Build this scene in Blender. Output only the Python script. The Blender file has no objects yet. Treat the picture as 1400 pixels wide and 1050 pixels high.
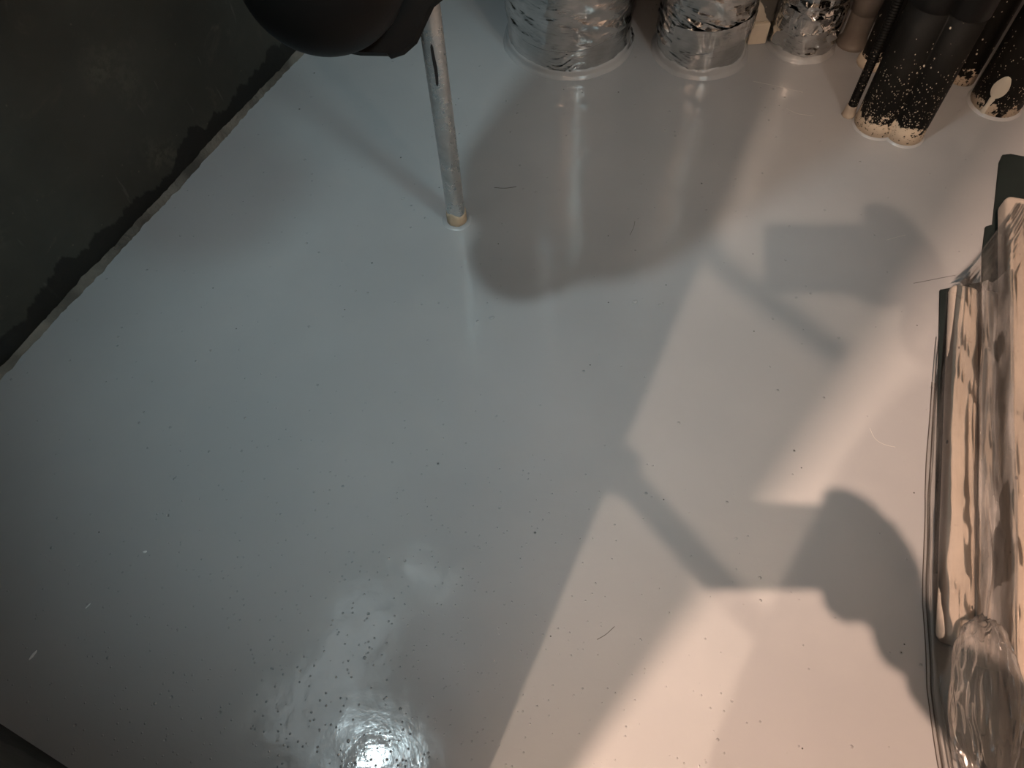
import bpy, bmesh, math, random
from mathutils import Vector, Matrix, noise, Euler
PI = math.pi
S = bpy.context.scene
C = S.collection
random.seed(7)

# ------------------------------------------------------------------ camera
CAM = (0.0, 0.0, 1.2)
R = Matrix(((0.998, 0.060, 0.000), (-0.052, 0.866, -0.497), (-0.030, 0.496, 0.868)))
cd = bpy.data.cameras.new('camera'); cam = bpy.data.objects.new('camera', cd); C.objects.link(cam)
cd.sensor_width = 36; cd.lens = 27.05; cd.clip_start = 0.01; cd.clip_end = 50
q = R.to_quaternion(); q.normalize()
cam.rotation_mode = 'QUATERNION'; cam.rotation_quaternion = q; cam.location = CAM
S.camera = cam

# ------------------------------------------------------------------ view, world, lamps
S.view_settings.view_transform = 'Standard'; S.view_settings.look = 'None'
S.view_settings.gamma = 1; S.view_settings.use_curve_mapping = False
S.view_settings.exposure = 0.0
try: S.cycles.use_denoising = True
except Exception: pass
W = bpy.data.worlds.new('dim'); S.world = W; W.use_nodes = True
W.node_tree.nodes['Background'].inputs[0].default_value = (0.95, 0.98, 0.92, 1)
W.node_tree.nodes['Background'].inputs[1].default_value = 0.06

def point(name, loc, power, col, rad):
    l = bpy.data.lights.new(name, 'POINT'); l.energy = power; l.color = col; l.shadow_soft_size = rad
    o = bpy.data.objects.new(name, l); C.objects.link(o); o.location = loc
    return o
LA = (-0.62, -1.01, 2.44)     # corridor bulb, farther
LB = (-0.392, -0.422, 2.44)    # corridor bulb, nearer the doorway
LG = (-0.67, 0.27, 2.36)      # cool bulkhead lamp in the room corner
LD = (0.92, -0.06, 2.36)      # cool lamp over the right of the room
def spot(name, loc, aim, power, col, rad, size):
    l = bpy.data.lights.new(name, 'SPOT'); l.energy = power; l.color = col; l.shadow_soft_size = rad
    l.spot_size = math.radians(size); l.spot_blend = 1.0
    o = bpy.data.objects.new(name, l); C.objects.link(o); o.location = loc
    o.rotation_euler = (Vector(aim)-Vector(loc)).to_track_quat('-Z', 'Y').to_euler(); return o
point('warm_bulb_far', LA, 142, (1.0, .72, .54), 0.012)
point('warm_bulb_near', LB, 365, (1.0, .655, .495), 0.010)
LE = (.86, -.52, 1.72)        # warm-white spot added to put highlights on the foil pipes
spot('added_foil_spot', LE, (.36, 1.66, .05), 34, (1.0, .86, .74), 0.03, 36)
spot('cool_lamp_corner', LG, (.05, 1.0, 0), 72, (.76, .94, 1.0), 0.045, 54)
spot('cool_lamp_right', LD, (-.18, 1.0, 0), 47, (.64, .93, 1.0), 0.15, 45)

# ------------------------------------------------------------------ helpers
def obj(name, bm, m, parent=None, smooth=False):
    me = bpy.data.meshes.new(name)
    if isinstance(bm, tuple): me.from_pydata(bm[0], [], bm[1]); me.update()
    else: bm.to_mesh(me); bm.free()
    for x in (m if isinstance(m, list) else [m]): me.materials.append(x)
    if smooth: me.polygons.foreach_set('use_smooth', [True]*len(me.polygons))
    o = bpy.data.objects.new(name, me); C.objects.link(o)
    if parent: o.parent = parent
    return o
def tag(o, label, cat, group=None):
    o['label'] = label; o['category'] = cat
    if group: o['group'] = group
    return o
def thing(name, label, cat, loc=(0, 0, 0), group=None):
    o = bpy.data.objects.new(name, None); C.objects.link(o); o.location = loc; o.empty_display_size = .05
    return tag(o, label, cat, group)
def struct(o):
    o['kind'] = 'structure'; return o
def box(bm, c, s, rot=0, bev=0, seg=2):
    r = bmesh.ops.create_cube(bm, size=1)
    M = Matrix.Translation(c) @ Matrix.Rotation(rot, 4, 'Z') @ Matrix.Diagonal((s[0], s[1], s[2], 1))
    bmesh.ops.transform(bm, matrix=M, verts=r['verts'])
    if bev:
        es = {e for v in r['verts'] for e in v.link_edges}
        bmesh.ops.bevel(bm, geom=list(es), offset=bev, segments=seg, affect='EDGES', profile=.5)
def boxobj(name, c, s, m, parent=None, rot=0, bev=0, seg=2, smooth=False):
    bm = bmesh.new(); box(bm, c, s, rot, bev, seg); return obj(name, bm, m, parent, smooth)
def lathe(prof, n=48, cx=0, cy=0, rfun=None):
    """closed-bottom/top profile [(r,z)...] revolved about z; rfun(th,z)->extra radius"""
    vs, fs = [], []
    for r, z in prof:
        for k in range(n):
            t = 2*PI*k/n; rr = r + (rfun(t, z) if rfun else 0)
            vs.append((cx+rr*math.cos(t), cy+rr*math.sin(t), z))
    for i in range(len(prof)-1):
        for k in range(n):
            a = i*n+k; b = i*n+(k+1) % n
            fs.append((a, b, b+n, a+n))
    fs.append(tuple(reversed(range(n)))); fs.append(tuple(range((len(prof)-1)*n, len(prof)*n)))
    return vs, fs
def tube(pts, r, n=8, cap=True):
    """tube along pts, r a number or a list"""
    pts = [Vector(p) for p in pts]; vs, fs = [], []
    up = None
    for i, p in enumerate(pts):
        d = (pts[min(i+1, len(pts)-1)]-pts[max(i-1, 0)]).normalized()
        if up is None: up = d.orthogonal().normalized()
        up = (up-d*up.dot(d)).normalized(); s = d.cross(up)
        rr = r[i] if isinstance(r, (list, tuple)) else r
        for k in range(n):
            t = 2*PI*k/n; vs.append(tuple(p+up*(rr*math.cos(t))+s*(rr*math.sin(t))))
    for i in range(len(pts)-1):
        for k in range(n):
            a = i*n+k; b = i*n+(k+1) % n; fs.append((a, b, b+n, a+n))
    if cap: fs.append(tuple(reversed(range(n)))); fs.append(tuple(range((len(pts)-1)*n, len(pts)*n)))
    return vs, fs
def nz(x, y, z): return noise.noise((x, y, z))
def ridge(x, y, z): return 1-2*abs(noise.noise((x, y, z)))
def fbm(x, y, z, o=4): return noise.fractal((x, y, z), 1.0, 2.0, o)

# ------------------------------------------------------------------ node helpers
class NT:
    def __init__(s, name):
        s.m = bpy.data.materials.new(name); s.m.use_nodes = True; s.t = s.m.node_tree
        s.n = s.t.nodes; s.p = s.n['Principled BSDF']; s.tc = s.n.new('ShaderNodeTexCoord').outputs['Object']
    def link(s, a, b): s.t.links.new(a, b)
    def put(s, sock, v):
        if hasattr(v, 'node'): s.link(v, sock)
        else: sock.default_value = v if not (isinstance(v, tuple) and len(v) == 3 and len(sock.default_value) == 4) else v+(1,)
    def mapv(s, scale=(1, 1, 1), loc=(0, 0, 0), rot=(0, 0, 0), src=None):
        n = s.n.new('ShaderNodeMapping'); s.link(src or s.tc, n.inputs[0])
        n.inputs['Location'].default_value = loc; n.inputs['Rotation'].default_value = rot; n.inputs['Scale'].default_value = scale
        return n.outputs[0]
    def noise(s, scale, detail=4, rough=.5, v=None, dist=0):
        n = s.n.new('ShaderNodeTexNoise'); s.link(v or s.tc, n.inputs['Vector'])
        n.inputs['Scale'].default_value = scale; n.inputs['Detail'].default_value = detail; n.inputs['Roughness'].default_value = rough
        n.inputs['Distortion'].default_value = dist
        return n.outputs['Fac']
    def vor(s, scale, v=None, feature='F1', rnd=1):
        n = s.n.new('ShaderNodeTexVoronoi'); s.link(v or s.tc, n.inputs['Vector']); n.feature = feature
        n.inputs['Scale'].default_value = scale; n.inputs['Randomness'].default_value = rnd
        return n.outputs['Distance'], n.outputs['Color']
    def math(s, op, a, b=0.0, c=0.0, clamp=False):
        n = s.n.new('ShaderNodeMath'); n.operation = op; n.use_clamp = clamp
        s.put(n.inputs[0], a); s.put(n.inputs[1], b); s.put(n.inputs[2], c); return n.outputs[0]
    def step(s, v, lo, hi, a=0.0, b=1.0):
        n = s.n.new('ShaderNodeMapRange'); n.interpolation_type = 'SMOOTHSTEP'
        s.put(n.inputs[0], v); n.inputs[1].default_value = lo; n.inputs[2].default_value = hi
        n.inputs[3].default_value = a; n.inputs[4].default_value = b; return n.outputs[0]
    def mix(s, f, a, b):
        n = s.n.new('ShaderNodeMix'); n.data_type = 'RGBA'; s.put(n.inputs[0], f); s.put(n.inputs[6], a); s.put(n.inputs[7], b); return n.outputs[2]
    def sep(s, v):
        n = s.n.new('ShaderNodeSeparateXYZ'); s.link(v, n.inputs[0]); return n.outputs
    def bump(s, h, dist, strength=1.0, prev=None):
        n = s.n.new('ShaderNodeBump'); s.link(h, n.inputs['Height']); n.inputs['Distance'].default_value = dist; n.inputs['Strength'].default_value = strength
        if prev is not None: s.link(prev, n.inputs['Normal'])
        return n.outputs[0]
    def out(s, color=None, rough=None, metal=None, normal=None, spec=None):
        if color is not None: s.put(s.p.inputs['Base Color'], color)
        if rough is not None: s.put(s.p.inputs['Roughness'], rough)
        if metal is not None: s.put(s.p.inputs['Metallic'], metal)
        if normal is not None: s.link(normal, s.p.inputs['Normal'])
        if spec is not None: s.put(s.p.inputs['Specular IOR Level'], spec)
        return s.m
def plain(name, col, rough=.6, metal=0, bscale=0, bdist=.0005, var=.12, spec=.5):
    t = NT(name); f = t.noise(9, 5)
    c = t.mix(t.step(f, .3, .7), tuple(x*(1-var) for x in col), tuple(x*(1+var) for x in col))
    nrm = t.bump(t.noise(bscale, 4), bdist) if bscale else None
    return t.out(c, rough, metal, nrm, spec)

# floor paint: glossy grey coat with pits, trapped grit and slow undulation
def floor_mat(name, pits=True):
    t = NT(name)
    col = t.mix(t.step(t.noise(2.3, 5), .35, .65), (.335, .345, .348), (.37, .378, .38))
    h = None
    n1 = t.bump(t.noise(7, 3, .5), .0045, .5)
    n2 = t.bump(t.noise(130, 4, .6), .00020, .6, n1)
    if pits:
        dens = t.noise(3.1, 3)
        d, c = t.vor(38); r = t.sep(c)
        sel = t.math('GREATER_THAN', t.math('ADD', r[0], t.math('MULTIPLY', dens, .9)), 1.17)
        pit = t.math('MULTIPLY', t.step(d, .03, .11, 1, 0), sel)
        sgn = t.step(r[1], .3, .31, -.8, 1)
        pit = t.math('MULTIPLY', pit, sgn)
        d2, c2 = t.vor(105); r2 = t.sep(c2)
        y = t.sep(t.tc)
        dx = t.math('ADD', y[0], .28); dy = t.math('SUBTRACT', y[1], .12)
        rad = t.math('SQRT', t.math('ADD', t.math('MULTIPLY', dx, dx), t.math('MULTIPLY', dy, dy)))
        th = t.step(rad, .05, .70, .15, .965)
        sel2 = t.math('GREATER_THAN', r2[0], th)
        pit2 = t.math('MULTIPLY', t.step(d2, .03, .2, 1, 0), sel2)
        n3 = t.bump(pit, .0017, 1, n2)
        n4 = t.bump(pit2, .0011, 1, n3)
        dark = t.math('MULTIPLY', t.step(d, .03, .06, 1, 0), t.math('GREATER_THAN', r[2], .988))
        col = t.mix(dark, col, (.05, .05, .045))
        patch = t.math('MULTIPLY', t.step(t.noise(16, 4, .6), .45, .62), t.step(rad, .2, .6, 1, 0))
        rough = t.math('ADD', t.step(t.noise(11, 4), .35, .65, .06, .12), t.math('MULTIPLY', patch, .05))
    else:
        n4 = n2; rough = .25
    return t.out(col, rough, 0, n4, .5)
M_floor = floor_mat('grey_floor_paint')
M_lip = floor_mat('grey_floor_paint_lip', False)

def foil_mat(name, scale=1.0):
    t = NT(name)
    d, c = t.vor(60*scale, t.mapv((1, 1, 1.8)))
    b0 = t.bump(t.noise(26*scale, 2, .5, t.mapv((.8, .8, 2.6)), .5), .005, .55)
    b1 = t.bump(t.noise(110*scale, 4, .55, t.mapv((1, 1, 3.2)), .4), .0016, .22, b0)
    b2 = t.bump(d, .0012, .15, b1)
    col = t.mix(t.step(t.noise(14, 4), .4, .7), (.70, .69, .68), (.50, .50, .495))
    tg = t.n.new('ShaderNodeTangent'); tg.direction_type = 'RADIAL'; tg.axis = 'Z'
    t.link(tg.outputs[0], t.p.inputs['Tangent']); t.p.inputs['Anisotropic'].default_value = .45; t.p.inputs['Anisotropic Rotation'].default_value = .25
    return t.out(col, t.step(t.noise(24, 3), .3, .7, .06, .16), 1.0, b2)
M_foil = foil_mat('aluminium_foil'); M_tape = foil_mat('aluminium_tape', .7)

def splat_mat(name, zb, amt, body=(.0038, .0035, .0029), cream=(.56, .47, .36), rough=.62):
    """black lagging with cream paint specks, denser near the foot, and a ragged cream foot"""
    t = NT(name); z = t.sep(t.tc)[2]
    edge = t.math('ADD', z, t.math('MULTIPLY', t.math('SUBTRACT', t.noise(45, 5, .7), .5), -.17))
    foot = t.step(edge, zb-.002, zb+.002, 1, 0)
    flake = t.step(t.noise(130, 4, .7), .60, .62)
    foot = t.math('MULTIPLY', foot, t.math('SUBTRACT', 1, flake))
    d, c = t.vor(300, t.mapv((1, 1, .6))); r = t.sep(c)
    th = t.step(z, .0, .26, 1-amt*1.5, 1.0)
    sp = t.math('MULTIPLY', t.step(d, .2, .33, 1, 0), t.math('GREATER_THAN', r[0], th))
    sp = t.math('MULTIPLY', sp, t.step(t.noise(26, 3), .40, .50))
    d3, c3 = t.vor(80, t.mapv((1, 1, .7))); r3 = t.sep(c3)
    sp3 = t.math('MULTIPLY', t.step(d3, .1, .2, 1, 0), t.math('GREATER_THAN', r3[1], .93))
    f = t.math('MAXIMUM', foot, t.math('MAXIMUM', sp, sp3))
    dust = t.mix(t.step(t.noise(12, 5), .45, .75), body, tuple(x*2.2 for x in body))
    col = t.mix(f, dust, cream)
    return t.out(col, rough, 0, t.bump(t.math('ADD', t.noise(60, 4), f), .0006), .14)

def wall_mat():
    t = NT('dark_tanking_coat')
    xyz = t.sep(t.tc)
    nb = t.noise(7, 4, .55, t.mapv((1, 0, 0)))
    nb2 = t.noise(30, 4, .6, t.mapv((1, 0, .3)))
    top = t.math('ADD', t.math('MULTIPLY', nb, .17), t.math('ADD', t.math('MULTIPLY', nb2, .05), -.055))
    wet = t.step(t.math('SUBTRACT', xyz[2], top), -.004, .004, 1, 0)
    col = t.mix(t.step(t.noise(2.2, 5, .6), .35, .7), (.040, .043, .035), (.066, .069, .057))
    col = t.mix(t.step(t.noise(11, 6, .65, None, .8), .56, .74), col, (.085, .082, .064))
    d, c = t.vor(85); r = t.sep(c)
    sp = t.math('MULTIPLY', t.step(d, .08, .18, 1, 0), t.math('GREATER_THAN', r[0], .94))
    col = t.mix(sp, col, (.12, .115, .085))
    sc = t.step(t.noise(3.2, 3, .55, t.mapv((13, 1, 1.6), rot=(0, .7, 0))), .665, .70)
    col = t.mix(t.math('MULTIPLY', sc, .55), col, (.12, .12, .10))
    sm = t.math('MULTIPLY', t.step(t.noise(5.5, 2), .60, .75), t.step(t.noise(60, 4, .7), .4, .6))
    col = t.mix(t.math('MULTIPLY', sm, .7), col, (.13, .13, .10))
    col = t.mix(t.math('MULTIPLY', wet, .85), col, (.0075, .0072, .0055))
    col = t.mix(t.step(xyz[2], 1.148, 1.152), col, (.55, .54, .50))   # pale paint above the tanked dado
    return t.out(col, t.step(t.noise(5, 4), .3, .7, .42, .62), 0, t.bump(t.noise(40, 5), .0008), .35)
M_wall = wall_mat()
M_fillet = plain('grey_mortar', (.150, .140, .118), .85, 0, 160, .003, .55)
M_plaster = plain('pale_plaster', (.55, .54, .50), .8, 0, 60)
M_ceiling = plain('ceiling_paint', (.62, .62, .60), .85, 0, 40)
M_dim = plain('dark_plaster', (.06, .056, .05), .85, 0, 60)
M_cream = plain('cream_paint', (.58, .50, .39), .6, 0, 90, .0006, .2)
M_black = plain('black_rubber', (.005, .0046, .0042), .6, 0, 90, .0002, .3, .2)
M_blk2 = plain('black_enamel', (.0045, .0043, .0040), .5, 0, 0, 0, .12, .2)
M_brown = plain('grey_brown_paint', (.145, .125, .105), .5, 0, 50, .0006, .2)
M_white = plain('off_white_plastic', (.62, .61, .58), .4)
M_steel = plain('dull_steel', (.35, .35, .34), .4, 1.0)

# =================================================================== SETTING
wl_a = Vector((-.942, .761, 0)); wl_b = Vector((-.431, 1.674, 0))
wd = (wl_b-wl_a).normalized(); wn = Vector((-wd.y, wd.x, 0))       # wn points out of the room (to the left)
ang = math.atan2(wd.y, wd.x)
bd = Vector((wd.y, -wd.x, 0))                                       # along the doorway wall, to the right
bang = math.atan2(bd.y, bd.x)
J = Vector((-.165, -.13, 0))                                        # door jamb
bm = bmesh.new(); bmesh.ops.create_grid(bm, x_segments=8, y_segments=8, size=3.2)
fl = struct(obj('floor', bm, M_floor))
# left wall (object space: x along the wall, z up)
L0 = wl_a + wn*.012 - wd*1.0
def slab(name, p, d, length, h, th, m, z0=0, bev=0):
    """slab whose inner face runs from p along d; thickness to the left of d"""
    n = Vector((-d.y, d.x, 0))
    bm = bmesh.new(); box(bm, (length/2, th/2, h/2), (length, th, h), 0, bev)
    o = obj(name, bm, m); o.location = (p.x, p.y, z0); o.rotation_euler = (0, 0, math.atan2(d.y, d.x)); return struct(o)
slab('wall_left', L0, wd, 3.2, 2.5, .1, M_wall)
# chipped mortar fillet along its foot
vs, fs = [], []
n_ = 420; LL = 2.6
for i in range(n_+1):
    s = LL*i/n_; p = L0+wd*s
    w = .010+.006*fbm(s*6, 1.7, 0, 4)+.004*fbm(s*45, 3, 0, 3); hgt = .013+.008*fbm(s*5, 7.7, 0)+.003*fbm(s*60, 5, 0, 3)
    w = max(.003, w); hgt = max(.004, hgt)
    for (a, z) in ((.02, hgt), (.0, hgt), (-w*.5, hgt*.62+.0015*nz(s*90, 2, 0)), (-w, .0025+.001*nz(s*120, 9, 0)), (-w-.003, -.002)):
        v = p+wn*a; vs.append((v.x, v.y, z))
for i in range(n_):
    for k in range(4):
        a = i*5+k; fs.append((a, a+1, a+6, a+5))
struct(obj('trim_1', (vs, fs), M_fillet))
# doorway wall: left piece, right piece, lintel; faces the room on its inner side
CORN = wl_a + wd*((Vector((-.777, .168, 0))-wl_a).dot(wd))
n_in = Vector((-bd.y, bd.x, 0))
def wallpiece(name, s0, s1, z0, z1, m):
    p = CORN+bd*s0 - n_in*.10
    bm = bmesh.new(); box(bm, ((s1-s0)/2, .05, (z1-z0)/2), (s1-s0, .10, z1-z0))
    o = obj(name, bm, m); o.location = (p.x, p.y, z0); o.rotation_euler = (0, 0, bang); return struct(o)
sJ = (J-CORN).dot(bd)
wallpiece('wall_back', -.3, sJ, 0, 2.5, M_wall)
wallpiece('wall_back_right', sJ+1.05, sJ+2.6, 0, 2.5, M_plaster)
wallpiece('wall_back_lintel', sJ, sJ+1.05, 2.24, 2.5, M_plaster)
def wall2(name, a, b, m, h=2.5, th=.1):
    a = Vector(a+(0,)); b = Vector(b+(0,)); return slab(name, a, (b-a).normalized(), (b-a).length, h, th, m)
wall2('wall_far', (2.3, 1.86), (-1.0, 1.99), M_dim)
wall2('wall_right', (1.75, -1.3), (1.75, 2.2), M_plaster)
slab('wall_corridor', Vector((2.4, -2.0, 0)), Vector((-1, 0, 0)), 5.0, 2.5, .1, M_plaster)
slab('wall_corridor_left', Vector((-2.3, -2.1, 0)), Vector((0, 1, 0)), 3.0, 2.5, .1, M_plaster)
bm = bmesh.new(); box(bm, (0, 0, 2.55), (6.4, 6.4, .1)); struct(obj('ceiling', bm, M_ceiling))

# =================================================================== LAMP FIXTURES
def fixture(loc, label, r, m):
    t = thing('ceiling_lamp', label, 'lamp', (loc[0], loc[1], 2.5))
    top = 2.5-loc[2]
    obj('base', lathe([(r*.9, 0), (r, -.004), (r, -.018), (r*.55, -.026)][::-1], 24), m, t, True)
    return t
fixture(LA, 'bare warm bulb holder on the corridor ceiling farther from the doorway', .045, M_white)
fixture(LB, 'bare warm bulb holder on the corridor ceiling right by the doorway', .045, M_white)
fixture(LG, 'cool white ceiling lamp in the room corner by the dark wall', .08, M_white)
fixture(LD, 'cool white ceiling lamp over the right half of the room', .12, M_white)

def opal(name, v):
    m = bpy.data.materials.new(name); m.use_nodes = True; t = m.node_tree; t.nodes.remove(t.nodes['Principled BSDF'])
    e = t.nodes.new('ShaderNodeEmission'); e.inputs[0].default_value = (.86, .97, 1, 1); e.inputs[1].default_value = v
    t.links.new(e.outputs[0], t.nodes['Material Output'].inputs[0]); return m
def panel(x, y, sx, sy, v, label):
    t = thing('light_panel', label, 'lamp', (x, y, 2.5)); t.rotation_euler = (0, 0, ang)
    boxobj('frame', (0, 0, -.008), (sx+.03, sy+.03, .016), M_white, t, 0, .004)
    boxobj('diffuser', (0, 0, -.018), (sx, sy, .006), opal('opal_diffuser', v), t)
panel(-.915, .60, .84, .30, 2.0, 'long opal light panel on the ceiling beside the dark left wall')
panel(-.45, 1.06, .15, .30, 2.6, 'small opal light panel on the ceiling nearer the middle of the room')

t_ = thing('added_lamp', 'small warm spot added right of the doorway to light the foil pipes', 'lamp', (.862, -.600, 1.72))
t_.rotation_euler = (0, 0, bang)  # fitting for the added foil spot
obj('base', lathe([(.045, 0), (.045, .012), (.03, .018)], 24), M_white, t_, True).matrix_local = Matrix.Rotation(-PI/2, 4, 'X')
# unseen bars added at the jamb to cast stick shadows on the floor
def shadow_bar(pts, r0, label):
    a = Vector(pts[0]); t = thing('shadow_bar', label, 'shadow bar', tuple(a))
    obj('bar', tube([Vector(p)-a for p in pts], r0, 12), M_blk2, t, True)
    obj('plate', lathe([(.022, -.006), (.022, .006)], 20), M_steel, t)
shadow_bar([(-.268, -.192, 1.55), (-.242, -.300, 1.55), (-.210, -.343, 1.55), (-.174, -.386, 1.55)], .0078, 'upper black bar added at the door jamb to cast a stick shadow')
shadow_bar([(-.204, -.206, 1.15), (-.150, -.286, 1.151), (-.106, -.351, 1.152)], .0115, 'lower black bar added at the door jamb to cast a stick shadow')
blocker_t = thing('blocker', 'tall grey steel cabinet added in the corridor behind the person to shade the far bulb', 'blocker', (.156, -.690, 0))  # unseen box added to block the far corridor bulb
boxobj('body', (0, .0, 1.04), (.80, .29, 1.92), M_steel, blocker_t, 0, .004)
boxobj('plinth', (0, -.01, .04), (.76, .25, .08), M_blk2, blocker_t)
for sx in (-1, 1):
    dr = boxobj('door', (sx*.197, .149, 1.04), (.388, .012, 1.86), M_steel, blocker_t, 0, .003)
    boxobj('handle', (sx*.03, .160, 1.05), (.016, .014, .12), M_blk2, dr, 0, .004)

# =================================================================== GALVANISED CONDUIT
def galv_mat():
    t = NT('galvanised_steel'); z = t.sep(t.tc)[2]
    f = t.step(t.noise(26, 5, .65), .4, .7)
    col = t.mix(f, (.62, .62, .61), (.50, .505, .50))
    d, c = t.vor(150, t.mapv((1, 1, .7))); r = t.sep(c)
    sp = t.math('MULTIPLY', t.step(d, .15, .3, 1, 0), t.math('GREATER_THAN', r[0], t.step(z, 0, .3, .72, .985)))
    col = t.mix(sp, col, (.60, .58, .53))
    met = t.math('MULTIPLY', t.math('SUBTRACT', 1, sp), .85)
    return t.out(col, t.math('ADD', t.step(f, 0, 1, .27, .38), t.math('MULTIPLY', sp, .3)), met, t.bump(t.math('ADD', t.math('MULTIPLY', t.noise(60, 3), .4), sp), .0006))
cx, cy = -.0925, 1.083
co = thing('conduit', 'galvanised steel conduit standing upright in the middle of the grey floor', 'pipe', (cx, cy, 0))
obj('pipe', lathe([(.0185, -.03), (.0185, .02), (.0185, .3), (.0185, 2.5)], 40), galv_mat(), co, True)
def ragr(t, z): return .0012*nz(math.cos(t)*3, math.sin(t)*3, z*60)+.0008*nz(math.cos(t)*8, math.sin(t)*8, 4)
vs, fs = lathe([(.0185, -.002), (.0205, .0), (.0205, .012), (.0202, .024), (.0186, .030)], 48, rfun=ragr)
vs = [(x, y, z+(.010*nz(x*60+3, y*60, 1) if z > .02 else 0)) for x, y, z in vs]
obj('cement_collar', (vs, fs), plain('tan_filler', (.50, .39, .27), .85, 0, 120, .001, .3), co, True)
# marker stroke, a curved strip proud of the pipe
vs, fs = [], []
th0 = math.radians(-80); K = 16
for i in range(K+1):
    u = i/K; z = .345+.078*u; w = .0030*(1-.3*abs(2*u-1))*(.5 if i in (0, K) else 1)
    th = th0+math.radians(-14+2*u+3*math.sin(u*5))
    for sgn in (-1, 1):
        a = th+sgn*w/.0188; vs.append((.0188*math.cos(a), .0188*math.sin(a), z))
for i in range(K): fs.append((2*i, 2*i+1, 2*i+3, 2*i+2))
m_ = obj('ink_mark', (vs, fs), plain('black_marker', (.02, .018, .018), .5), co); m_['label'] = 'short black marker stroke'
# ring of split paint at the foot
vs, fs = lathe([(.031, -.001), (.0285, .0015), (.022, .0025), (.019, .001)], 48, rfun=lambda t, z: .0022*nz(math.cos(t)*2.5, math.sin(t)*2.5, 2))
obj('paint_collar', (vs, fs[:-2]), M_lip, co, True)

# =================================================================== FOIL-WRAPPED PIPES
def foil_pipe(cx, cy, r, label, style, seed):
    t = thing('foil_pipe', label, 'pipe', (cx, cy, 0), None)
    n = 420; zs = [i*.0011 for i in range(132)]+[.15+i*.006 for i in range(36)]+[.38, .45, .7, 1.2, 1.8, 2.5]
    phi = math.atan2(-cy, -cx)
    vs, fs = [], []
    for z in zs:
        fade = 1 if z < .36 else 0
        for k in range(n):
            a = 2*PI*k/n; x = math.cos(a); y = math.sin(a); d = 0
            if fade:
                X, Y = x*r, y*r
                if style == 0:      # smooth wrap with fine horizontal creases on the front, puckers above a seam
                    pt = max(0, min(1, .5+2.2*nz(X*9+seed, Y*9, z*9)))
                    front = math.exp(-(((a-phi+PI) % (2*PI)-PI)/.55)**2)
                    lo = .0026*front*ridge(X*5+seed, Y*5, z*105+3*nz(X*14, Y*14, z*8))*pt + .0010*nz(X*16, Y*16, z*10)
                    seam = z-.070-.010*nz(X*8, Y*8, 3)-.05*max(0, x*.5-.1)
                    w = min(1, max(0, seam/.005))
                    up = .0030*ridge(X*16+seed+z*30, Y*16, z*9)+.0010*ridge(X*45, Y*45, z*60)
                    d = lo*(1-w)+(up+.0022)*w
                elif style == 1:    # slanted puckers above, faint level creases below
                    w = min(1, max(0, (z-.052-.045*(x*.6+.4)-.01*nz(X*10, Y*10, 5))/.008))
                    d = .0017*ridge(X*8+seed, Y*8, z*85+X*30)*max(0, .45+nz(X*12, Y*12, z*12)) + .0009*nz(X*18, Y*18, z*14)
                    d += w*(.0036*ridge(X*20+z*42, Y*20-z*24, z*8+seed)+.0012*ridge(X*55, Y*55, z*45)+.0015)
                else:               # coarse crumple with facets
                    d = .0050*ridge(X*13+seed, Y*13, z*15)+.0032*ridge(X*30, Y*30+seed, z*30)+.0012*ridge(X*70, Y*70, z*60)
                    if z > .05: d += .004*ridge(X*12, Y*12+4, z*24)*min(1, (z-.05)/.02)
                if z < .02: d *= .35
            rr = r+d; vs.append((rr*x, rr*y, z-.004))
    for i in range(len(zs)-1):
        for k in range(n):
            a = i*n+k; b = i*n+(k+1) % n; fs.append((a, b, b+n, a+n))
    fs.append(tuple(range((len(zs)-1)*n, len(zs)*n)))
    obj('foil_wrap', (vs, fs), M_foil, t, True)
    # grey floor paint carried up the foot of the wrap, ragged top edge
    n = 140
    prof = [(r+.013, -.002), (r+.0115, .0022), (r+.007, .0045), (r+.0045, .008), (r+.0035, .014), (r+.0012, .020), (r-.002, .0205)]
    def rf(a, z): return .003*nz(math.cos(a)*2.2+seed, math.sin(a)*2.2, 1)+.0012*nz(math.cos(a)*14, math.sin(a)*14, z*80+seed)
    vs, fs = lathe(prof, n, rfun=rf)
    vs = [(x, y, z+(.007*nz(x*24+seed, y*24, 3)+.003*nz(x*90, y*90, 1) if z > .012 else 0)) for x, y, z in vs]
    obj('paint_collar', (vs, fs[:-2]), M_lip, t, True)
    return t, phi
f1, ph1 = foil_pipe(.187, 1.642, .146, 'widest foil-wrapped pipe, left of the three, behind the conduit', 0, 1.3)
f2, ph2 = foil_pipe(.490, 1.570, .102, 'medium foil-wrapped pipe with slanted puckers, middle of the three', 1, 5.1)
f3, ph3 = foil_pipe(.730, 1.572, .070, 'narrowest foil-wrapped pipe, heavily crumpled, next to black pipes', 2, 9.4)
def tape(parent, r, phi, a0, a1, z0, z1, slope, seed, name='foil_tape'):
    """strip of foil tape lying proud of the wrap, ragged edges"""
    vs, fs = [], []; n = 60; m = 8
    for j in range(m+1):
        for i in range(n+1):
            u = i/n; a = phi+a0+(a1-a0)*u; w = j/m
            z = z0+slope*u+(z1-z0)*w + .003*nz(u*9, w*2, seed)*(1 if j in (0, m) else .3)
            rr = r+.0065+.0022*ridge(u*14, w*2+seed, z*20)+.001*nz(u*60, w*9, seed)
            vs.append((rr*math.cos(a), rr*math.sin(a), z))
    q = n+1
    for j in range(m):
        for i in range(n): fs.append((j*q+i, j*q+i+1, j*q+i+1+q, j*q+i+q))
    o = obj(name, (vs, fs), M_tape, parent, True); return o
tape(f2, .102, ph2, -.6, 1.4, .062, .115, .02, 2.2)
tape(f3, .070, ph3, -1.2, 1.2, .064, .12, .0, 6.6)
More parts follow.
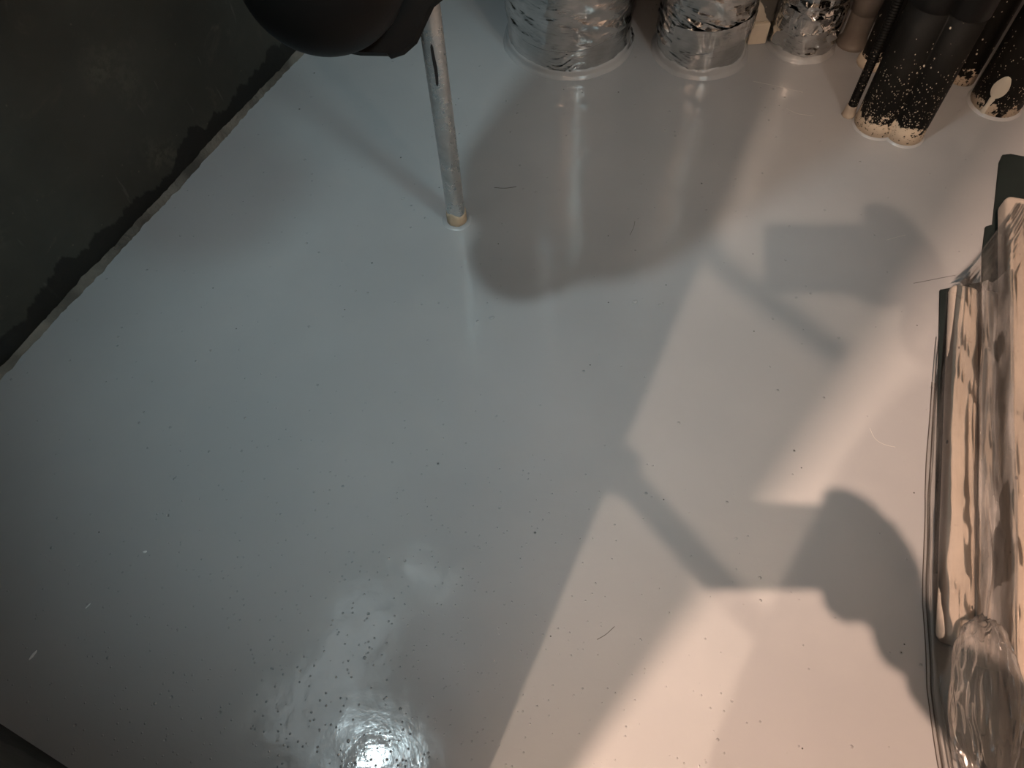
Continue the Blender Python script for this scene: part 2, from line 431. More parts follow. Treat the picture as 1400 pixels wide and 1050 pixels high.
# torn foil flap on the right side of the wide pipe
def flap(parent, base, dirv, up, L, w, seed):
    vs, fs = [], []; n = 14
    b = Vector(base); dv = Vector(dirv).normalized(); u = Vector(up).normalized(); s = dv.cross(u)
    for i in range(n+1):
        t = i/n
        for j in range(5):
            k = j/4-.5
            p = b+u*(L*t)+s*(w*k*(1-.6*t))+dv*(.006*math.sin(t*4)+.004*nz(t*6, k*4, seed))
            vs.append(tuple(p))
    for i in range(n):
        for j in range(4):
            a = i*5+j; fs.append((a, a+1, a+6, a+5))
    return obj('foil_flap', (vs, fs), M_tape, parent, True)
a_ = ph1+1.25
flap(f1, ((.149)*math.cos(a_), (.149)*math.sin(a_), .006), (math.cos(a_), math.sin(a_), 0), (.15, .1, 1), .05, .02, 3.3)
a_ = ph3+.75
flap(f3, (.074*math.cos(a_), .074*math.sin(a_), .055), (math.cos(a_), math.sin(a_), .3), (.5, -.1, .45), .035, .03, 8.1)

# =================================================================== BETWEEN AND BEHIND THE PIPES
bl = thing('plinth_block', 'small cream-painted block wedged between two foil-wrapped pipes', 'block', (.626, 1.632, 0))
boxobj('block', (-.002, 0, .026), (.044, .12, .052), M_cream, bl, .03, .003)
vs, fs = [], []
def bracket_mat():
    t = NT('grey_plate_cream_corner'); x = t.sep(t.tc)
    e = t.math('ADD', t.math('ADD', x[0], t.math('MULTIPLY', x[2], .65)), t.math('MULTIPLY', t.noise(30, 3), .03))
    c = t.step(e, -.022+.0535, -.019+.0535, 1, 0)
    d, cc = t.vor(120); r = t.sep(cc)
    sp = t.math('MULTIPLY', t.step(d, .15, .25, 1, 0), t.math('GREATER_THAN', r[0], .86))
    return t.out(t.mix(t.math('MAXIMUM', c, sp), (.075, .068, .058), (.50, .44, .35)), .6, 0, t.bump(t.noise(80), .0006))
br = thing('support_block', 'grey cream-splashed block resting on the small cream block', 'block', (.628, 1.626, .052))
boxobj('block', (0, 0, .10), (.054, .09, .20), bracket_mat(), br, .03, .003)
def bpipe(name, x, y, r, m, label, cat='pipe', h=2.5, n=40, prof=None):
    t = thing(name, label, cat, (x, y, 0))
    obj('pipe', lathe(prof or [(r, -.01), (r, .06), (r, .15), (r, .3), (r, h)], n), m, t, True)
    return t
M_sp1 = splat_mat('splattered_lagging', .040, .55)
M_sp2 = splat_mat('splattered_lagging_fine', .016, .30)
M_sp3 = splat_mat('splattered_lagging_dark', .022, .06)
bpipe('black_pipe', .345, 1.83, .05, M_black, 'black pipe in the dark gap behind the two wider foil-wrapped pipes')
bb = bpipe('black_pipe', .874, 1.484, .0275, M_sp3, 'thin black pipe with cream foot, left of the paint-splattered twin pipe')
vs, fs = lathe([(.034, -.002), (.033, .012), (.030, .020), (.0275, .021)], 40, rfun=lambda t, z: .002*nz(math.cos(t)*3, math.sin(t)*3, z*40))
o_ = obj('foot_collar', (vs, fs), M_cream, bb, True); o_['label'] = 'chipped cream foot collar'
bw = thing('brown_pipe', 'grey-brown painted pipe with a coupling, between crumpled foil and black pipes', 'pipe', (.850, 1.560, 0))
obj('pipe', lathe([(.040, -.002), (.033, .006), (.029, .016), (.028, .03), (.028, 2.5)], 40), M_brown, bw, True)
obj('coupling', lathe([(.028, .082), (.031, .084), (.031, .17), (.028, .172)], 40), M_brown, bw, True)
bpipe('pale_pipe', .925, 1.470, .010, M_white, 'thin pale pipe rising behind the paint-splattered twin pipe', n=20)
bpipe('black_pipe', 1.010, 1.545, .05, M_black, 'black pipe at the back right behind the twin pipe')
bpipe('black_pipe', 1.058, 1.416, .030, M_sp3, 'black pipe with pale foot between the twin pipe and the rightmost pipe')

# twin black lagged pipe: figure-eight section
def eight(c1, r1, c2, r2, cen, n, grow=0):
    out = []
    for k in range(n):
        a = 2*PI*k/n; d = Vector((math.cos(a), math.sin(a))); best = 0
        for c, r in ((c1, r1+grow), (c2, r2+grow)):
            o = Vector(cen)-Vector(c); b = o.dot(d); q = b*b-(o.dot(o)-r*r)
            if q > 0: best = max(best, -b+math.sqrt(q))
        out.append((d.x*best, d.y*best))
    return out
tc_ = (.851, 1.266)
tw = thing('twin_pipe', 'pair of black lagged pipes in one jacket, splattered with cream paint', 'pipe', (tc_[0], tc_[1], 0))
def prism(sec_z):
    vs, fs = [], []; n = len(sec_z[0][0])
    for sec, z in sec_z:
        for x, y in sec: vs.append((x, y, z))
    for i in range(len(sec_z)-1):
        for k in range(n):
            a = i*n+k; b = i*n+(k+1) % n; fs.append((a, b, b+n, a+n))
    fs.append(tuple(reversed(range(n)))); fs.append(tuple(range((len(sec_z)-1)*n, len(sec_z)*n)))
    return vs, fs
N8 = 96
e0 = eight((.826, 1.284), .045, (.876, 1.250), .0385, tc_, N8); e1 = eight((.826, 1.284), .045, (.876, 1.250), .0385, tc_, N8, .0018)
eb = eight((.826, 1.284), .045, (.876, 1.250), .0385, tc_, N8, .0015)
obj('jacket', prism([(eb, -.005), (e0, .03), (e0, .10), (e0, .300)]), M_sp1, tw, True)
obj('sleeve', prism([(e0, .292), (e1, .2935), (e1, .4), (e1, 2.5)]), M_blk2, tw, True)
ec = eight((.826, 1.284), .045, (.876, 1.250), .0385, tc_, N8, .007)
ed = eight((.826, 1.284), .045, (.876, 1.250), .0385, tc_, N8, .003)
vs, fs = prism([(ec, -.002), (ed, .003), (e0, .0045)])
obj('paint_collar', (vs, fs[:-2]), M_lip, tw, True)
# corrugated hose beside it
hx, hy = .7765, 1.320
ho = thing('corrugated_hose', 'thin black corrugated hose leaning on the splattered twin pipe', 'hose', (hx, hy, 0))
prof = []
for i in range(120):
    z = i*.006
    prof += [(.0075, z), (.0098, z+.0015), (.0098, z+.0035), (.0075, z+.005)]
vs, fs = lathe(prof, 14)
vs = [(x+.004*z, y+.004*z, z) for x, y, z in vs]
obj('hose', (vs, fs), splat_mat('hose_black', .0, .30), ho, True)
vs, fs = lathe([(.016, -.002), (.0135, .006), (.0115, .022), (.0102, .027)], 20, rfun=lambda t, z: .002*nz(math.cos(t)*2, math.sin(t)*2, z*90))
o_ = obj('plaster_foot', (vs, fs), plain('dirty_plaster', (.38, .33, .27), .8, 0, 130, .001, .4), ho, True)

rp = bpipe('black_pipe', 1.103, 1.329, .0535, M_sp2, 'rightmost black pipe with a spoon-shaped cream paint drip', n=56)
vs, fs = lathe([(.061, -.002), (.057, .003), (.0535, .005)], 56)
obj('paint_collar', (vs, fs[:-2]), M_lip, rp, True)
# spoon-shaped drip, a thin skin of paint on the pipe
phr = math.atan2(-1.329, -1.103)
vs, fs = [], []; n = 26
for i in range(n+1):
    u = i/n; z = .004+.098*u
    if u < .42: w = .0065-.002*math.sin(u/.42*PI)
    else: v_ = (u-.42)/.58; w = .0035+.0125*math.sin(PI*min(1, v_**.8))**.8 if v_ < 1 else .001
    off = -.22+.16*u
    for j in range(7):
        k = j/3-1; a = phr+off+w*k/.0535; rr = .0536+.0016*(1-k*k)**.5
        vs.append((rr*math.cos(a), rr*math.sin(a), z))
for i in range(n):
    for j in range(6):
        a = i*7+j; fs.append((a, a+1, a+8, a+7))
o_ = obj('paint_drip', (vs, fs), plain('cream_drip', (.50, .46, .38), .45), rp, True); o_['label'] = 'spoon-shaped cream paint drip'

# =================================================================== BLACK HOUSING HUNG OVER THE FLOOR
hb = Vector((-.164, .751, .750))
hs = thing('pump_housing', 'black round pump housing with a flared collar hanging in front of the conduit', 'pump', tuple(hb))
tocam = (Vector(CAM)-hb).normalized()
Rot = tocam.to_track_quat('Z', 'Y').to_matrix().to_4x4()
def withrot(o, M): 
    o.matrix_local = M; return o
prof = [(.089, -.055), (.0905, -.03), (.0905, -.01)]
for i in range(14):
    a = i/13*PI/2*.985; prof.append((.0905*math.cos(a), .055*math.sin(a)))
prof = [(r*.951, z*.951) for r, z in prof]
withrot(obj('dome', lathe(prof, 72), M_blk2, hs, True), Rot)

out = [(20, -108), (54, -115), (57, -119), (75, -117), (94, -107), (106, -92), (124, -70), (146, -59), (170, -44), (205, -20),
       (225, 20), (215, 70), (170, 110), (110, 130), (40, 128), (-20, 112), (-60, 80), (-80, 20), (-70, -40), (-30, -90)]
k_ = .00085
bm = bmesh.new()
loops = []
for z, g in ((-.018, .95), (-.026, 1.0), (-.060, 1.0), (-.068, .95)):
    loops.append([bm.verts.new((x*k_*g, y*k_*g, z)) for x, y in out])
for a, b in zip(loops, loops[1:]):
    for i in range(len(out)): bm.faces.new((a[i], a[(i+1) % len(out)], b[(i+1) % len(out)], b[i]))
bm.faces.new(loops[0][::-1]); bm.faces.new(loops[-1])
bmesh.ops.recalc_face_normals(bm, faces=bm.faces)
withrot(obj('collar', bm, M_black, hs, False), Rot)
vs, fs = lathe([(.0872, -.034), (.0886, -.032), (.0886, -.026), (.0868, -.022)], 72)
withrot(obj('rim', (vs, fs), M_blk2, hs, True), Rot)
# riser that carries it from the ceiling
obj('riser', tube([(.05, .05, -.02), (.09, .10, .10), (.10, .12, .3), (.10, .12, 1.8)], .035, 20), M_blk2, hs, True)
# unseen drum added above to cast a broad soft shadow on the floor
obj('shadow_drum', tube([(.024, .079, .02), (.024, .079, .14), (.024, .079, .15), (.024, .079, .58), (.024, .079, .60)], [.07, .075, .170, .172, .155], 48), M_blk2, hs, True)

# =================================================================== TRUNKING BUNDLE UNDER PLASTIC (right edge)
d_ = Vector((.3426, .9395, 0)); d_.normalize(); u_ = Vector((d_.y, -d_.x, 0)); dang = math.atan2(d_.y, d_.x)
def trunk_mat():
    t = NT('cream_trunking')
    col = t.mix(t.step(t.noise(9, 5, .65, t.mapv((.35, 1, 1)), .8), .38, .68), (.55, .485, .415), (.44, .385, .325))
    col = t.mix(t.math('MULTIPLY', t.step(t.noise(46, 5, .7), .60, .70), .5), col, (.30, .25, .20))
    v = t.mapv((.55, 1, 1), rot=(0, 0, .5))
    d, c = t.vor(62, v); r = t.sep(c)
    sp = t.math('MULTIPLY', t.step(d, .11, .15, 1, 0), t.math('GREATER_THAN', r[0], .86))
    col = t.mix(sp, col, (.035, .028, .022))
    return t.out(col, .5, 0, t.bump(t.noise(30, 4), .0006))
M_trunk = trunk_mat()
def board(name, p0, length, w, z0, z1, label, bev=.012, yaw=0):
    """left edge starts at p0 and runs along d_"""
    bm = bmesh.new(); box(bm, (length/2, -w/2, (z1-z0)/2), (length, w, z1-z0), 0, bev, 4)
    o = obj(name, bm, M_trunk, None, True); o.location = (p0[0], p0[1], z0); o.rotation_euler = (0, 0, dang+yaw)
    return tag(o, label, 'trunking')
def along(px, py, s): return (px+d_.x*s, py+d_.y*s)
board('trunking', along(.760, .6525, -.48), .669, .050, .0065, .037, 'leftmost cream trunking length under the clear plastic, beside the open floor', .014)
board('trunking', along(.7835, .5615, -.42), .69, .080, .0065, .030, 'lowest cream trunking length, greyed by cloudy plastic, between two others', .008)
board('trunking', along(.832, .628, -.60), .995, .075, .032, .075, 'upper cream trunking length with dark specks, reaching farthest beyond the plastic', .012)
board('trunking', along(.921, .590, -.60), .85, .100, .0065, .085, 'outermost cream trunking length at the right edge of the floor', .012)
# dark plate under the bundle, stepped at its far end
PL = [(.634, .304), (.8165, .8330), (.90, .845), (.9265, .9169), (.9541, .9778), (.9702, .9823), (1.0444, 1.1487), (1.0572, 1.1668), (1.075, 1.168), (1.175, 1.13), (1.02, .75), (.86, .36), (.80, .26)]
bm = bmesh.new()
lo_ = [bm.verts.new((x, y, .0005)) for x, y in PL]; hi_ = [bm.verts.new((x, y, .0055)) for x, y in PL]
bm.faces.new(hi_); bm.faces.new(lo_[::-1])
for i in range(len(PL)): bm.faces.new((lo_[i], lo_[(i+1) % len(PL)], hi_[(i+1) % len(PL)], hi_[i]))
bmesh.ops.recalc_face_normals(bm, faces=bm.faces)
tag(obj('base_plate', bm, plain('dark_slate', (.011, .018, .017), .8, 0, 80, .0005, .12, .25)), 'dark grey-green plate with a stepped far corner lying under the cream trunking', 'plate')

def film_mat(name, cloud=.10, tint=(.93, .92, .90)):
    m = bpy.data.materials.new(name); m.use_nodes = True; t = m.node_tree; n = t.nodes
    n.remove(n['Principled BSDF']); o = n['Material Output']
    tr = n.new('ShaderNodeBsdfTransparent'); tr.inputs[0].default_value = tint+(1,)
    gl = n.new('ShaderNodeBsdfGlossy'); gl.inputs['Roughness'].default_value = .12
    di = n.new('ShaderNodeBsdfDiffuse'); di.inputs[0].default_value = (.55, .53, .50, 1)
    fr = n.new('ShaderNodeFresnel'); fr.inputs[0].default_value = 1.5
    tc = n.new('ShaderNodeTexCoord'); no = n.new('ShaderNodeTexNoise'); no.inputs['Scale'].default_value = 30; no.inputs['Detail'].default_value = 5
    mp = n.new('ShaderNodeMapping'); mp.vector_type = 'TEXTURE'; mp.inputs['Rotation'].default_value = (0, 0, dang); mp.inputs['Scale'].default_value = (4.5, 1, 1)
    t.links.new(tc.outputs['Object'], mp.inputs[0]); t.links.new(mp.outputs[0], no.inputs['Vector'])
    mr = n.new('ShaderNodeMapRange'); mr.inputs[1].default_value = .4; mr.inputs[2].default_value = .7; mr.inputs[3].default_value = cloud*.3; mr.inputs[4].default_value = cloud*2
    t.links.new(no.outputs['Fac'], mr.inputs[0])
    m1 = n.new('ShaderNodeMixShader'); m2 = n.new('ShaderNodeMixShader')
    t.links.new(mr.outputs[0], m1.inputs[0]); t.links.new(tr.outputs[0], m1.inputs[1]); t.links.new(di.outputs[0], m1.inputs[2])
    t.links.new(fr.outputs[0], m2.inputs[0]); t.links.new(m1.outputs[0], m2.inputs[1]); t.links.new(gl.outputs[0], m2.inputs[2])
    t.links.new(m2.outputs[0], o.inputs[0]); return m
M_film = film_mat('clear_plastic_film', .09)
M_cloud = film_mat('cloudy_plastic_film', .30, (.86, .86, .85))
M_bag = film_mat('clear_plastic_bag', .20, (.92, .91, .90))

# film draped over the lengths: coordinates u (across, right) and v (along) from the origin O_
O_ = Vector((.760, .6525, 0))
HT = [(-.004, .006), (-.0015, .022), (.002, .034), (.009, .0395), (.025, .0405), (.041, .0395), (.048, .034), (.053, .027), (.058, .0325), (.068, .034),
      (.0715, .045), (.074, .070), (.079, .0785), (.10, .0795), (.145, .0795), (.158, .086), (.20, .089)]
FL = [(-.76, .047), (-.64, .0215), (-.545, .0035), (-.4245, -.0065), (-.2424, -.0115), (-.011, -.0085), (.12, -.004), (.19, -.001)]
def interp(tab, x):
    if x <= tab[0][0]: return tab[0][1]
    for (a, b), (c, d) in zip(tab, tab[1:]):
        if x <= c: return b+(d-b)*(x-a)/(c-a)
    return tab[-1][1]
def film_grid(ucols, v0, v1, nv, lift, fn):
    vs, fs = [], []; nu = len(ucols)
    for i in range(nv+1):
        v = v0+(v1-v0)*i/nv
        for u in ucols:
            uu, z = fn(u, v); p = O_+u_*uu+d_*v; vs.append((p.x, p.y, max(.0012, z+lift)))
    for i in range(nv):
        for j in range(nu-1): fs.append((i*nu+j, i*nu+j+1, (i+1)*nu+j+1, (i+1)*nu+j))
    return vs, fs
def wr(u, v):
    w = .0030*ridge(u*48+.9*nz(v*3, u*3, 2), v*1.6, 1.7)+.0016*ridge(u*110+1.2*nz(v*4, 0, 8), v*2.6, 4.2)
    w += .0022*ridge(u*30+v*13, v*5-u*8, 8.8)
    near = max(0, min(1, (-.22-v)/.2)); w += near*(.004*ridge(u*34, v*16, 3.1)+.002*nz(u*60, v*30, 6))
    return max(0, w)
def f_body(u, v):
    if u < 0:                                    # flap from the board side down to the floor edge
        f = -u/.030; u0 = interp(FL, v)+.002*nz(v*14, 0, 5)
        sh = max(0, u0+.008); uu = -.0015+sh+(u0-sh+.0015)*f; z = .022*max(0, 1-f/.22)**1.5+.0022+.0012*ridge(f*3, v*9, 5)
        return uu, z
    sh = max(0, interp(FL, v)+.008)*max(0, 1-u/.06)
    drop = 1-.75*min(1, max(0, (-.49-v)/.06))*(1 if u < .044 else max(0, 1-(u-.044)/.010))
    return u+sh, interp(HT, u)*drop+wr(u, v)*min(1, u/.006)
ucols = [-.030+.030*k/14 for k in range(14)]+[.0035*k/4 for k in range(4)]+[.0035+.0016*k for k in range(120)]
film = tag(obj('plastic_sheet', film_grid(ucols, -.74, .19, 290, .0015, f_body), M_film, None, True), 'clear plastic sheet draped over the cream trunking lengths along the right edge', 'plastic sheet')
def f_tail(u, v):                                # beyond the short lengths the film is pulled up to the long one
    t = (v-.19)/.18; cut = min(1.0, 1.25*t-.25*t*t); k = max(0.0, (u-.0)/.19); uu = .085*cut*1.05+u*(1-.085*cut/.19)
    base = interp(HT, uu); side = min(1, max(0, (uu-.055)/.03))
    h0 = base*side+(1-side)*(base*(1-min(1, t*2.2))+min(1, t*2.2)*(.008+.065*(max(0, uu)/.078)**1.5))
    return uu, h0+wr(u, v)*.9
obj('film_tail', film_grid([.19*k/110 for k in range(111)], .19, .37, 70, .0015, f_tail), M_film, film, True)
# cloudy second layer bunched in the valley over the lowest length
def f_fold(u, v):
    z = .036+.010*ridge(u*60+2*nz(v*4, 1, 0), v*3, 9.1)+.005*ridge(u*120, v*7, 2.2)
    e = math.sin(PI*min(1, max(0, (u-.048)/.034)))
    return u+.004*nz(v*7, u*20, 4), interp(HT, u)+.003+max(0, z-.036)*e
obj('film_fold', film_grid([.048+.034*k/40 for k in range(41)], -.66, .20, 220, .0015, f_fold), M_cloud, film, True)

# folded hem lying flat on the floor left of the bundle
def hem(off, w, seed, name):
    vs, fs = [], []; n = 120
    for i in range(n+1):
        v = -.74+.82*i/n; u0 = interp(FL, v)-off-.002*nz(v*9, seed, 0)
        taper = min(1, (.10-v)/.12) if v > -.02 else 1
        for j, (a, z) in enumerate(((0, .0005), (w*.25, .0035), (w*.6, .0042), (w, .001))):
            p = O_+u_*(u0+a*max(.05, taper))+d_*v; vs.append((p.x, p.y, z))
    for i in range(n):
        for j in range(3): a = i*4+j; fs.append((a, a+1, a+5, a+4))
    o = obj(name, (vs, fs), M_film, film, True); return o
hem(.0060, .008, 3, 'hem_fold'); hem(.0015, .005, 7, 'hem_fold')
# thin dark lines along the folds
M_dark = plain('dark_line', (.06, .05, .04), .8)
for off, r in ((.0062, .0007), (.0008, .0010)):
    pts = []
    for i in range(90):
        v = -.74+.72*i/89; u = interp(FL, v)-off-.002*nz(v*9, 3 if off > .003 else 7, 0); p = O_+u_*u+d_*v; pts.append((p.x, p.y, .0018))
    obj('dark_line', tube(pts, r, 5), M_dark, film)

# crumpled clear bag at the near end
bc = Vector((.590, .108, .110))
bag = thing('plastic_bag', 'crumpled clear plastic bag at the near end of the cream trunking', 'plastic bag', tuple(bc))
vs, fs = [], []; NA, NB = 110, 80
for i in range(NB+1):
    ph = PI*i/NB
    for k in range(NA):
        a = 2*PI*k/NA; n = Vector((math.sin(ph)*math.cos(a), math.sin(ph)*math.sin(a), math.cos(ph)))
        r = 1+.13*ridge(n.x*2.2+.4, n.y*1.0+n.x, n.z*2)+.075*ridge(n.x*4.5, n.y*2.0, n.z*3+3)+.02*nz(n.x*9, n.y*6, n.z*7)
        p = u_*(n.x*.040*r)+d_*(n.y*.098*r)+Vector((0, 0, n.z*.024*r)); vs.append(tuple(p))
for i in range(NB):
    for k in range(NA):
        a = i*NA+k; b = i*NA+(k+1) % NA; fs.append((a, a+NA, b+NA, b))
obj('bag', (vs, fs), M_bag, bag, True)

# =================================================================== FIBRES AND FLECKS ON THE FLOOR
M_hair = plain('dark_fibre', (.06, .05, .045), .6); M_pfib = plain('pale_fibre', (.55, .52, .48), .5)
def fibre(pts, r, m, label):
    P = [Vector(p) for p in pts]; out = []
    for i in range(len(P)-1):
        p0 = P[max(i-1, 0)]; p1 = P[i]; p2 = P[i+1]; p3 = P[min(i+2, len(P)-1)]
        for k in range(6):
            t = k/6
            out.append(.5*((2*p1)+(p2-p0)*t+(2*p0-5*p1+4*p2-p3)*t*t+(3*p1-p0-3*p2+p3)*t**3))
    out.append(P[-1])
    tag(obj('fibre', tube([(p.x, p.y, r*.7+p.z) for p in out], r, 5), m), label, 'fibre')
FIB = [([(0.7752, 0.8550, 0.0),(0.7987, 0.8585, 0.0),(0.8282, 0.8632, 0.0),(0.8592, 0.8679, 0.0)], 0.0004, 'h', 'thin dark hair lying on the floor by the far tip of the plastic'),
       ([(0.6072, 0.5578, 0.0),(0.6104, 0.5381, 0.0),(0.6219, 0.5264, 0.0),(0.6397, 0.5197, 0.0)], 0.00024, 'p', 'curved pale fibre on the pinkish lit floor left of the plastic sheet'),
       ([(0.1045, 0.2357, 0.0),(0.1185, 0.2424, 0.0),(0.1331, 0.2534, 0.0)], 0.0005, 'h', 'short dark fibre on the lower lit strip of floor'),
       ([(0.5922, 1.4448, 0.0),(0.6383, 1.4258, 0.0),(0.6951, 1.3987, 0.0)], 0.00024, 'p', 'straight pale fibre on the floor in front of the narrowest foil pipe'),
       ([(0.6459, 1.3502, 0.0),(0.6661, 1.3320, 0.0),(0.6993, 1.3221, 0.0)], 0.0002, 'p', 'short pale fibre between the narrowest foil pipe and the twin pipe'),
       ([(0.7553, 0.9628, 0.0),(0.7759, 0.9687, 0.0),(0.7960, 0.9728, 0.0)], 0.00024, 'p', 'short pale fibre in the far phone shadow'),
       ([(-0.0123, 1.1655, 0.0),(0.0092, 1.1617, 0.0),(0.0339, 1.1639, 0.0)], 0.0006, 'h', 'dark smear of grit right of the conduit foot'),
       ([(0.2540, 1.0149, 0.0),(0.2637, 1.0333, 0.0),(0.2689, 1.0504, 0.0)], 0.0004, 'h', 'tiny dark fibre on the floor between conduit and foil pipes')]
for pts, r, m, label in FIB: fibre(pts, r, {'h': M_hair, 'p': M_pfib}[m], label)
FLK = [(-0.7529, 0.2627, 0.0085, 0.0022, 1.0, 'largest pale paint fleck near the lower left corner'),
       (-0.6848, 0.3325, 0.0055, 0.0012, 0.85, 'slim pale paint fleck up and right of the largest fleck'),
       (-0.6105, 0.4151, 0.0035, 0.002, 0.1, 'pale paint fleck beside a shallow crater in the lower left floor'),
       (0.2427, 0.8512, 0.005, 0.004, 0.3, 'rough crumb of paint on the floor right of the conduit'),
       (-0.2049, 1.15, 0.005, 0.002, 0.3, 'small crumb left of the conduit foot'),
       (-0.828, 0.8865, 0.002, 0.002, 0, 'dark-rimmed speck near the left wall'),
       (-0.0312, 0.8339, 0.006, 0.003, 0.4, 'blistered crumb below the conduit reflection'),
       (0.3421, 0.3783, 0.0025, 0.002, 0, 'tiny crumb inside the hand-held phone shadow')]
M_fleck = plain('pale_fleck', (.70, .72, .72), .35)
for i, (x, y, sx, sy, rot, label) in enumerate(FLK):
    bm = bmesh.new(); bmesh.ops.create_icosphere(bm, subdivisions=2, radius=1)
    for v in bm.verts:
        v.co *= 1+.25*nz(v.co.x*2, v.co.y*2, i*3.1)
        v.co = Vector((v.co.x*sx, v.co.y*sy, v.co.z*min(sx, sy)*.5))
    o = obj('paint_fleck', bm, M_fleck if 'pale' in label else M_lip, None, True); o.location = (x, y, 0.0005); o.rotation_euler = (0, 0, rot)
    tag(o, label, 'fleck')

# =================================================================== PHOTOGRAPHER IN THE DOORWAY, WITH THE PHONE
Mc = Matrix.Translation(CAM) @ R.to_4x4()                      # camera frame: x right, y up, z towards the photographer
ph_t = thing('smartphone', 'black smartphone held sideways above the floor by the person', 'phone', CAM)
def pc(x, y, z): return tuple((Mc @ Vector((x, y, z)))-Vector(CAM))
bm = bmesh.new(); box(bm, (.025, -.0205, .0085), (.140, .069, .008), 0, .003, 3)
bmesh.ops.transform(bm, matrix=R.to_4x4(), verts=bm.verts); obj('phone_body', bm, M_blk2, ph_t)
bm = bmesh.new(); box(bm, (.025, -.0205, .0128), (.130, .062, .0008)); bmesh.ops.transform(bm, matrix=R.to_4x4(), verts=bm.verts)
obj('screen', bm, plain('screen_glass', (.02, .02, .025), .1), ph_t)

def skin(name, chains, m, parent, sub=2):
    """chains: list of lists of (point, radius); the first point of a later chain may reuse an earlier point object by index ('@', i)"""
    vs, es, rs = [], [], []
    for ch in chains:
        prev = None
        for it in ch:
            if it[0] == '@': idx = it[1]
            else: vs.append(tuple(it[0])); rs.append(it[1]); idx = len(vs)-1
            if prev is not None: es.append((prev, idx))
            prev = idx
    me = bpy.data.meshes.new(name); me.from_pydata(vs, es, []); me.materials.append(m)
    o = bpy.data.objects.new(name, me); C.objects.link(o)
    md = o.modifiers.new('skin', 'SKIN'); md.use_smooth_shade = True
    for i, sv in enumerate(me.skin_vertices[0].data):
        sv.radius = rs[i] if isinstance(rs[i], tuple) else (rs[i], rs[i]); sv.use_root = (i == 0)
    sd = o.modifiers.new('sub', 'SUBSURF'); sd.levels = sd.render_levels = sub
    dg = bpy.context.evaluated_depsgraph_get(); dg.update()
    me2 = bpy.data.meshes.new_from_object(o.evaluated_get(dg)); me2.materials.clear(); me2.materials.append(m)
    me2.polygons.foreach_set('use_smooth', [True]*len(me2.polygons))
    bpy.data.objects.remove(o)
    o = bpy.data.objects.new(name, me2); C.objects.link(o); o.parent = parent; return o
PX, PY = .10, -.46
per = thing('person', 'person in dark work clothes standing in the doorway holding up a phone', 'person', (PX, PY, 0))
def rel(p): return (p[0]-PX, p[1]-PY, p[2])
M_cloth = plain('dark_workwear', (.045, .05, .06), .85, 0, 120); M_skin = plain('skin', (.50, .33, .25), .5)
M_shoe = plain('black_boot', (.02, .02, .02), .5); M_hairm = plain('dark_hair', (.03, .022, .018), .6)
wrist = Vector((.125, -.085, 1.12)); elb = Vector((.290, -.250, 1.08)); sho = Vector((.300, -.385, 1.43))
V = lambda x, y, z: Vector((x, y, z))
body = [
 [(rel(V(.10, -0.410, 1.0)), (.155, .105)), (rel(V(.10, -0.410, 1.16)), (.145, .10)), (rel(V(.10, -0.405, 1.34)), (.165, .11)), (rel(V(.10, -0.400, 1.455)), (.13, .085)), (rel(V(.10, -0.390, 1.53)), .055), (rel(V(.10, -0.375, 1.58)), .05)],
 [('@', 3), (rel(V(-.03, -0.400, 1.475)), .066), (rel(V(-.072, -0.390, 1.445)), .062), (rel(V(-.074, -0.380, 1.17)), .048), (rel(V(-.072, -.375, .94)), .034)],
 [('@', 3), (rel(V(.23, -0.400, 1.475)), .066), (rel(sho), .060), (rel(elb), .046), (rel(wrist), .036)],
 [('@', 0), (rel(V(.01, -0.410, .93)), .09), (rel(V(.0, -0.400, .50)), .062), (rel(V(-.005, -0.420, .10)), .048)],
 [('@', 0), (rel(V(.19, -0.410, .93)), .09), (rel(V(.20, -0.400, .50)), .062), (rel(V(.205, -0.420, .10)), .048)],
]
skin('body', body, M_cloth, per)
head = [[(rel(V(.10, -0.370, 1.550)), .052), (rel(V(.10, -0.355, 1.620)), (.070, .080)), (rel(V(.10, -0.350, 1.680)), (.078, .095)), (rel(V(.10, -0.355, 1.745)), (.070, .085)), (rel(V(.10, -0.360, 1.780)), (.045, .05))]]
skin('head', head, M_skin, per)
bm = bmesh.new(); bmesh.ops.create_uvsphere(bm, u_segments=28, v_segments=16, radius=1)
for v in list(bm.verts):
    if v.co.z < -.25 or (v.co.y > .55 and v.co.z < .45): bm.verts.remove(v)
for v in bm.verts: v.co = Vector((v.co.x*.094+.10-PX, v.co.y*.112-.368-PY, v.co.z*.118+1.692))
obj('hair', bm, M_hairm, per, True)
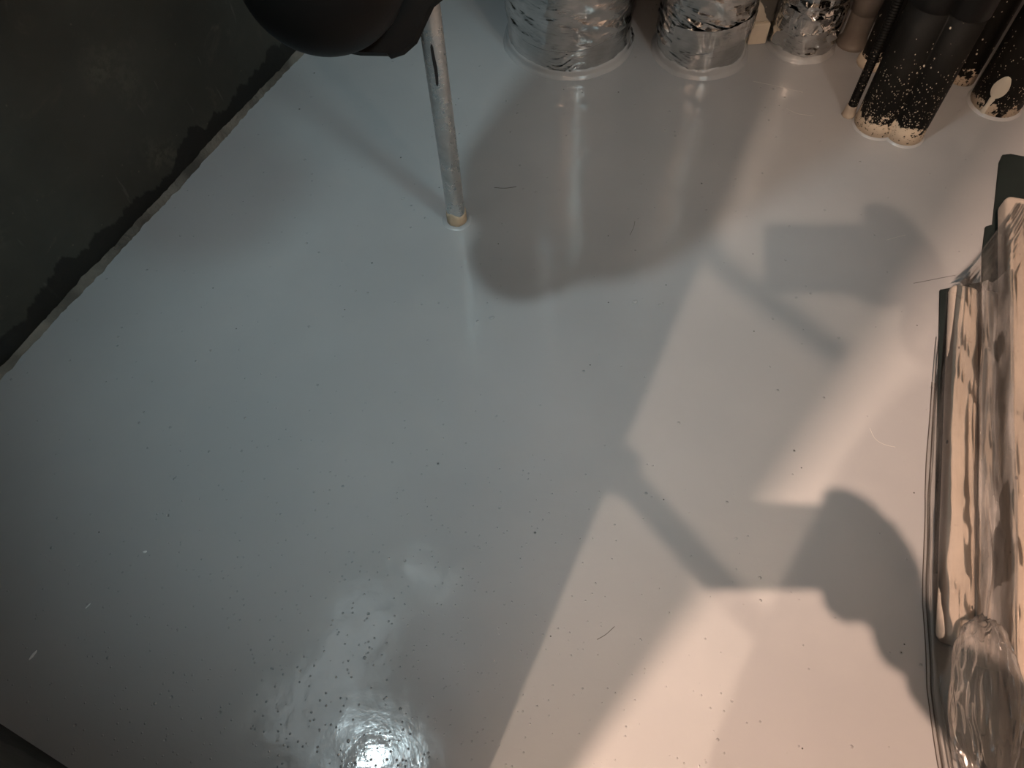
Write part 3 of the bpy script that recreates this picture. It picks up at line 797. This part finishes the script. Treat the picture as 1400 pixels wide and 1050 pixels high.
def ball(name, p, s, m):
    bm = bmesh.new(); bmesh.ops.create_icosphere(bm, subdivisions=2, radius=1)
    for v in bm.verts: v.co = Vector((v.co.x*s[0]+p[0]-PX, v.co.y*s[1]+p[1]-PY, v.co.z*s[2]+p[2]))
    return obj(name, bm, m, per, True)
for sx in (-1, 1):
    ball('eye', (.10+sx*.032, -.270, 1.685), (.012, .010, .009), M_white); ball('ear', (.10+sx*.088, -.365, 1.675), (.012, .022, .032), M_skin)
ball('nose', (.10, -.260, 1.655), (.014, .020, .024), M_skin); ball('mouth', (.10, -.272, 1.615), (.024, .010, .007), plain('lips', (.38, .20, .16), .5))
for sx in (0.0, .20):
    obj('boot', tube([(sx-.10+.0, .0, .05), (sx-.10, .08, .05), (sx-.10, .17, .042), (sx-.10, .225, .035)], [.042, .05, .042, .03], 16), M_shoe, per, True)
# right hand gripping the phone's right end: palm, thumb on the screen side, four fingers behind
def pw(x, y, z): return rel(Vector(pc(x, y, z))+Vector(CAM))
hand = [[(rel(wrist), .032), (pw(.102, -.066, .042), (.036, .024)), (pw(.072, -.034, .032), (.036, .018))]]
hand_heel = [('@', 2), (pw(.062, -.056, .034), .022), (pw(.050, -.070, .028), .016)]
for y, L in ((-.006, .046), (-.023, .052), (-.040, .048), (-.055, .040)):
    hand.append([('@', 2), (pw(.098, y, .026), .0120), (pw(.101, y, .004), .0100), (pw(.090-L*.35, y, -.006), .0090), (pw(.090-L, y+.002, -.005), .0078)])
hand.append([('@', 2), (pw(.080, .010, .036), .0140), (pw(.062, .022, .030), .0120), (pw(.044, .021, .026), .0100)])
hand.append(hand_heel)
o_ = skin('hand', hand, M_skin, per); o_['label'] = 'bare hand gripping the phone'
lh = [[(rel(V(-.055, -.375, .94)), .026), (rel(V(-.052, -.37, .89)), (.034, .017)), (rel(V(-.050, -.365, .86)), (.034, .015))]]
for y, L in ((-.028, .075), (-.010, .085), (.010, .08), (.028, .062)):
    lh.append([('@', 2), (rel(V(-.050, -.365+y, .845)), .010), (rel(V(-.046, -.362+y, .845-L*.5)), .009), (rel(V(-.036, -.360+y, .845-L)), .0075)])
lh.append([('@', 1), (rel(V(-.042, -.345, .875)), .011), (rel(V(-.035, -.335, .84)), .009)])
skin('hand', lh, M_skin, per)
